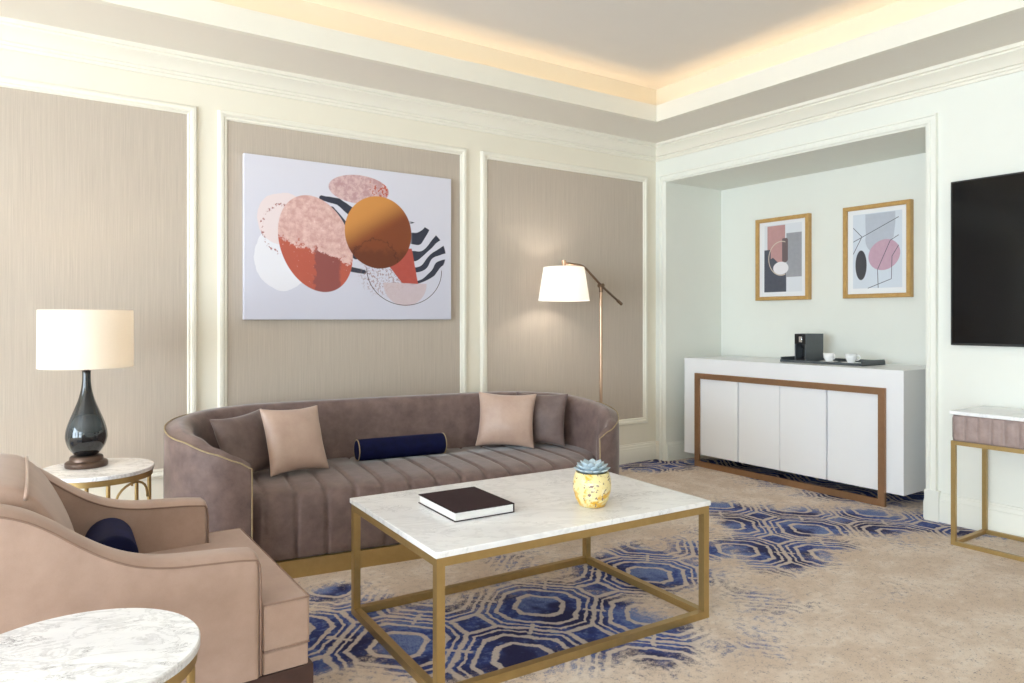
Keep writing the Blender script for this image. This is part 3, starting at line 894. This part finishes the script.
# ------------------------------------------------------------------ sofa
SOX, SOY, SROT = 1.792, 3.285, radians(-8)
sofa = thing('curved_sofa', 'long mauve brown curved sofa with channelled seat on brass plinth', 'sofa', (SOX, SOY, 0), SROT)
lefthalf = [(.935, .0), (1.06, .012), (1.185, .095), (1.27, .24), (1.297, .42), (1.27, .62), (1.17, .80), (.98, .905), (.70, .95), (.35, .96)]
half = [(.978, .0), (1.085, .014), (1.175, .095), (1.24, .24), (1.265, .42), (1.24, .62), (1.15, .80), (.98, .905), (.70, .95), (.35, .96), (0, .962)]
full = [Vector((s, t_, 0)) for s, t_ in half] + [Vector((-s, t_, 0)) for s, t_ in reversed(lefthalf)]
path = catmull(full, 7)
arc = [0]
for p, q_ in zip(path, path[1:]): arc.append(arc[-1] + (q_ - p).length)
Lt = arc[-1]
zt_tab = [(0, .565), (.06, .60), (.16, .64), (.34, .69), (.60, .715), (.95, .735), (1.4, .75), (3, .752)]
w_tab = [(0, .030), (.08, .055), (.30, .11), (.55, .13), (4, .13)]
m = MB(); rs = []; pipe = []
for i, p in enumerate(path):
    a = path[max(i - 1, 0)]; b = path[min(i + 1, len(path) - 1)]
    d = (b - a).normalized(); n = Vector((-d.y, d.x, 0))   # points to the inside
    if n.dot(Vector((0, .45, 0)) - p) < 0: n = -n
    e_ = min(arc[i], Lt - arc[i])
    zt = lerp_table(zt_tab, e_); w_ = lerp_table(w_tab, e_)
    pr = [(.015, .085), (.004, .10), (0, .16), (-.004, .30), (-.006, .45), (-.004, zt - .05), (0, zt - .012), (.06 * w_ / .13, zt + .006), (.5 * w_, zt + .010),
          (.80 * w_, zt - .002), (.97 * w_, zt - .03), (1.03 * w_, zt - .08), (1.10 * w_, .45), (1.2 * w_, .36), (1.2 * w_, .085)]
    rs.append([tuple(p + n * x_ + Vector((0, 0, z_))) for x_, z_ in pr])
    pipe.append(p + n * (-.001) + Vector((0, 0, zt - .010)))
m.rings(rs, True, True)
sofa_back = m.build('back_and_arms', 'sofa', sofa, smooth=True)
e0 = [Vector((pipe[0].x, pipe[0].y - .003, z)) for z in (.09, .2, .3, .4, .5)]
e1 = [Vector((pipe[-1].x, pipe[-1].y - .003, z)) for z in (.5, .4, .3, .2, .09)]
m = MB(); m.tube(e0 + pipe + e1, .0036, 8); m.build('piping', 'gold_cord', sofa_back, smooth=True)
# seat with vertical channels
NCH, SW = 16, 1.16
per = 12
prof = [(.03, .085), (.012, .10), (.004, .14), (0, .22), (0, .30), (.006, .345), (.022, .385), (.05, .400), (.09, .410), (.15, .416), (.3, .418), (.5, .415), (.8, .410)]
nrm = [(-1, 0), (-1, 0), (-1, 0), (-1, 0), (-1, .05), (-.95, .3), (-.75, .65), (-.45, .9), (-.2, 1), (-.05, 1), (0, 1), (0, 1), (0, 1)]
rs = []
ns = NCH * per
for i in range(ns + 1):
    f_ = i / ns; s = -SW + 2 * SW * f_
    ph = (f_ * NCH) % 1.0
    g = 1 - abs(2 * ph - 1)            # 0 at the seams
    dd = -.011 * math.exp(-(g / .075) ** 2) + .003 * min(1, g * 3)
    tf = .045 + max(0, abs(s) - .88) * .75
    row = []
    for (tt, zz), (nx_, nz_) in zip(prof, nrm):
        row.append((s, min(tf + tt, .90) + nx_ * dd, zz + nz_ * dd))
    row.append((s, .88, .085))
    rs.append(row)
m = MB(); m.rings(rs, True, True); o = m.build('seat', 'sofa', sofa, smooth=True)
# brass plinth following the plan, set in
m = MB()
poly = []
for p in path[::3]:
    c0 = Vector((0, .48, 0)); q_ = c0 + (p - c0) * 1.0
    q_ = Vector((q_.x * .955, .48 + (q_.y - .48) * .90, 0)); poly.append((q_.x, q_.y))
m.prism(poly, 'z', 0, .086)
smooth_angle(m.build('plinth', 'brass', sofa), 40)

# ------------------------------------------------------------------ cushions
def cushion_mesh(w_, h_, th, n=18, sag=0.0, seed=0):
    rnd = random.Random(seed); m = MB()
    ph = [rnd.uniform(0, 6.28) for _ in range(6)]
    def pt(i, j, side):
        u = -1 + 2 * i / n; v = -1 + 2 * j / n
        pin = 1 - .12 * (1 - v * v) * abs(u) ** 3; pin2 = 1 - .12 * (1 - u * u) * abs(v) ** 3
        x_ = u * w_ / 2 * pin; z_ = v * h_ / 2 * pin2
        k = max(0, (1 - abs(u) ** 2.6)) * max(0, (1 - abs(v) ** 2.6))
        y_ = th / 2 * k ** .62
        y_ += .004 * k * (sin(5 * u + ph[0] + 2 * v) + sin(6 * v + ph[1]) + sin(9 * u * v + ph[2]))
        z_ += sag * (v - .2) * 0 
        return (x_, side * max(y_, .0), z_)
    for side in (-1, 1):
        vs = [pt(i, j, side) for i in range(n + 1) for j in range(n + 1)]
        fs = [(i * (n + 1) + j, (i + 1) * (n + 1) + j, (i + 1) * (n + 1) + j + 1, i * (n + 1) + j + 1) for i in range(n) for j in range(n)]
        m.add(vs, fs)
    return m
def cushion(label, mat, c, yaw, lean, roll, size, th, seed, group='scatter cushions on the sofa'):
    """c = bottom centre on the seat; faces -y before yaw; leans back by lean"""
    w_, h_ = size
    o = cushion_mesh(w_, h_, th, 18, 0, seed).build('scatter_cushion', mat, smooth=True, subsurf=1)
    R_ = Matrix.Rotation(yaw, 4, 'Z') @ Matrix.Rotation(-lean, 4, 'X') @ Matrix.Rotation(roll, 4, 'Y')
    o.matrix_world = Matrix.Translation(c) @ R_ @ Matrix.Translation((0, 0, h_ / 2))
    return tag(o, label, 'cushion', group)
cushion('taupe cushion in the sofa corner near the side table, behind a pink one', 'sofa_pillow', (1.01, 3.87, .420), radians(30), radians(22), radians(-3), (.38, .36), .12, 1)
cushion('dusty pink cushion leaning at the sofa end near the side table', 'pink_satin', (1.215, 3.785, .420), radians(14), radians(22), radians(2), (.37, .385), .13, 2)
cushion('dusty pink cushion at the sofa end near the floor lamp', 'pink_satin', (2.53, 3.80, .420), radians(-38), radians(14), radians(2), (.40, .37), .13, 3)
cushion('taupe cushion at the sofa end near the floor lamp, half hidden by a pink one', 'sofa_pillow', (2.76, 3.75, .420), radians(-55), radians(12), radians(0), (.38, .36), .11, 4)

def bolster(label, c, yaw, length, r, cord=True, group='navy bolsters'):
    t = thing('bolster_cushion', label, 'bolster', c, yaw, group)
    h_ = length / 2
    prof = [(-h_ + .002, .001), (-h_ - .004, r * .5), (-h_ - .001, r * .85), (-h_ + .006, r * .98), (-h_ + .02, r), (-h_ * .5, r * 1.01), (0, r * 1.015), (h_ * .5, r * 1.01), (h_ - .02, r), (h_ - .006, r * .98), (h_ + .001, r * .85), (h_ + .004, r * .5), (h_ - .002, .001)]
    m = MB()
    m.rings([[(x_, rr * cos(a), r + rr * sin(a)) for a in [2 * pi * j / 36 for j in range(36)]] for x_, rr in prof], True, True)
    cov = m.build('cover', 'navy', t, smooth=True)
    if cord:
        for sgn in (-1, 1):
            m = MB(); m.tube([(sgn * (h_ - .003), r * .985 * cos(2 * pi * j / 36), r + r * .985 * sin(2 * pi * j / 36)) for j in range(36)], .0032, 8, closed=True)
            m.build('piping', 'gold_cord', cov, smooth=True)
    return t
bolster('navy velvet bolster with pale cord lying in the middle of the sofa seat', (1.868, 3.93, .420), radians(-7), .545, .062)

# ------------------------------------------------------------------ armchair
AX, AY = 0.0, 2.13
ch = thing('armchair', 'blush tan velvet armchair with sloping arms and dark wood base beside the sofa', 'armchair', (AX, AY, 0))
CWD = .86; AT = .13
top = catmull([(.555, .548, 0), (.50, .556, 0), (.42, .562, 0), (.33, .570, 0), (.25, .588, 0), (.18, .620, 0), (.11, .668, 0), (.05, .715, 0), (-.01, .752, 0), (-.08, .775, 0), (-.16, .782, 0), (-.25, .775, 0), (-.31, .75, 0)], 4)
def arm_panel(y0, y1, outer):
    outline = [(p.x, p.y) for p in top]
    rs = []
    # cross-section along the outline: crowned top between the two edges
    ny = 7
    m = MB()
    bot = .205
    for (x_, z_) in outline:
        ring = [(x_, y0, bot), (x_, y0, (bot + z_) / 2)]
        for k in range(ny):
            f_ = k / (ny - 1)
            ring.append((x_, y0 + (y1 - y0) * f_, z_ + .016 * (1 - (2 * f_ - 1) ** 2) ** .7))
        ring += [(x_, y1, (bot + z_) / 2), (x_, y1, bot)]
        rs.append(ring)
    # rounded front
    x_, z_ = outline[0]
    fr = [(xx + .012 if True else xx, yy, zz) for xx, yy, zz in rs[0]]
    fr = [(x_ + .010, y0 + .010 + (yy - y0) * ((y1 - y0 - .02) / (y1 - y0)), zz - (.008 if zz > .4 else 0)) for xx, yy, zz in rs[0]]
    m.rings([fr] + rs, True, True)
    o = m.build('arm', 'chair', ch); smooth_angle(o, 50); arm_o = o
    for yy, s_ in ((y0, -1), (y1, 1)):
        pts = [(.566, yy + s_ * -.002, .21), (.566, yy - s_ * .002, .35), (.566, yy - s_ * .002, .50), (.562, yy - s_ * .001, .535)] + [(p.x, yy, p.y + .001) for p in top]
        m = MB(); m.tube(pts, .0030, 8); m.build('piping', 'chair_pipe', arm_o, smooth=True)
arm_panel(0, AT, -1)
arm_panel(CWD - AT, CWD, 1)
# seat cushion (T shape) and front rail
def tshape(x1, inset, z0, z1, name, puff, bev):
    a, b = AT + .003, CWD - AT - .003
    poly = [(.02, a), (.572, a), (.572, inset), (x1, inset), (x1, CWD - inset), (.572, CWD - inset), (.572, b), (.02, b)]
    m = MB(); m.prism(poly, 'z', z0, z1)
    o = m.build(name, 'chair', ch, bevel=bev, segs=4)
    return o, poly
seat_o, poly = tshape(.712, .004, .272, .412, 'seat_cushion', 0, .010)
tshape(.708, .006, .205, .271, 'front_rail', 0, .006)
# dome on the cushion top
m = MB(); rs = []
nx_, ny_ = 14, 14
a, b = AT + .02, CWD - AT - .02
rs = []
for i in range(nx_ + 1):
    x_ = .06 + (.690 - .06) * i / nx_
    y0_, y1_ = (a, b) if x_ < .58 else (.03, CWD - .03)
    row = []
    for j in range(ny_ + 1):
        f_ = j / ny_
        k = (1 - (2 * f_ - 1) ** 4) * (1 - (2 * i / nx_ - 1) ** 6)
        row.append((x_, y0_ + (y1_ - y0_) * f_, .4115 + .014 * max(k, 0) ** .5))
    rs.append(row)
for zt_ in (.4095, .2735):
    m = MB(); m.tube([(.576, .0055, zt_), (.702, .0055, zt_), (.7095, .0065, zt_), (.7105, .016, zt_), (.7105, CWD - .016, zt_), (.7095, CWD - .0065, zt_), (.702, CWD - .0055, zt_), (.576, CWD - .0055, zt_)], .0028, 8)
    m.build('piping', 'chair_pipe', seat_o, smooth=True)
# back cushion: slab swept across y with rounded top
bp = catmull([(.155, .415, 0), (.145, .50, 0), (.118, .60, 0), (.075, .70, 0), (.035, .765, 0), (.0, .800, 0), (-.035, .818, 0), (-.09, .826, 0), (-.15, .822, 0), (-.20, .80, 0), (-.225, .74, 0), (-.215, .60, 0), (-.18, .42, 0)], 4)
m = MB(); rs = []
ys = [AT + .004, AT + .012, AT + .04, AT + .12] + [CWD / 2] + [CWD - AT - .12, CWD - AT - .04, CWD - AT - .012, CWD - AT - .004]
sc = [.90, .955, .985, 1.0, 1.01, 1.0, .985, .955, .90]
for yy, k in zip(ys, sc):
    rs.append([(-.04 + (p.x + .04) * k, yy, .55 + (p.y - .55) * k) for p in bp])
m.rings(rs, True, True); back_o = m.build('back_cushion', 'chair', ch, smooth=True, subsurf=1)
pts = [(-.04 + (.0 + .04) * k + .002, yy, .55 + (.801 - .55) * k) for yy, k in zip(ys, sc)]
m = MB(); m.tube(pts, .005, 8); m.build('piping', 'pink_satin', back_o, smooth=True)
# outside back and seat deck
MB().box(-.31, -.235, .01, CWD - .01, .205, .745).build('back_frame', 'chair', ch, bevel=.02, segs=3)
MB().box(-.235, .57, AT, CWD - AT, .205, .270).build('seat_deck', 'chair', ch)
m = MB(); m.box(-.29, .725, .008, CWD - .008, 0.0, .203)
m.build('base', 'dark_wood', ch, bevel=.004)
bolster('navy velvet bolster lying on the armchair seat', (AX + .232, AY + .575, .4135), radians(88), .27, .074, cord=False)

# ------------------------------------------------------------------ lights
def area(name, loc, rot, sx, sy, power, color):
    l = bpy.data.lights.new(name, 'AREA'); l.shape = 'RECTANGLE'; l.size = sx; l.size_y = sy; l.energy = power; l.color = color
    o = bpy.data.objects.new(name, l); COL.objects.link(o); o.location = loc; o.rotation_euler = rot
    return o
world = bpy.data.worlds.new('sky'); scene.world = world; world.use_nodes = True
bg = world.node_tree.nodes['Background']; bg.inputs[0].default_value = (0.74, 0.88, 1.0, 1); bg.inputs[1].default_value = 16.3
for i, (a, b) in enumerate(WINS):   # sky light through each window opening
    o = area('window_portal', (XL - .02, (a + b) / 2, (WZ0 + WZ1) / 2), (0, radians(-90), 0), WZ1 - WZ0, b - a, 1.0, (1, 1, 1))
    o.data.cycles.is_portal = True
WARM = (1.0, .73, .43)
zc = ZS + .075
K = 0.66
d = SET / 2 + .02
for nm, loc, lx, ly in (('cove_led', ((SX0 + SX1) / 2, SY1 + d, zc), SX1 - SX0, .03), ('cove_led', ((SX0 + SX1) / 2, SY0 - d, zc), SX1 - SX0, .03),
                        ('cove_led', (SX1 + d, (SY0 + SY1) / 2, zc), .03, SY1 - SY0), ('cove_led', (SX0 - d, (SY0 + SY1) / 2, zc), .03, SY1 - SY0)):
    area(nm, loc, (pi, 0, 0), lx, ly, K * max(lx, ly), WARM)
def point(name, loc, p, color, r=.03):
    l = bpy.data.lights.new(name, 'POINT'); l.energy = p; l.color = color; l.shadow_soft_size = r
    o = bpy.data.objects.new(name, l); COL.objects.link(o); o.location = loc
point('table_lamp_light', (LX, LY, .5505 + .61), 9.0, (1, .80, .56), .04)
point('floor_lamp_light', (FX + sx, FY, PZ + .03), 8.0, (1, .93, .84), .05)

# ------------------------------------------------------------------ camera
cd = bpy.data.cameras.new('camera'); cam = bpy.data.objects.new('camera', cd); COL.objects.link(cam)
cam.location = (0, 0, 1.25)
cam.rotation_euler = (radians(90), 0, -math.atan2(512 - 26, 714))
cd.sensor_width = 36; cd.lens = 714 / 1024 * 36
cd.shift_y = -(341.5 - 319) / 1024
cd.clip_start = .05
scene.camera = cam
scene.cycles.use_denoising = True
scene.cycles.max_bounces = 10; scene.cycles.diffuse_bounces = 6
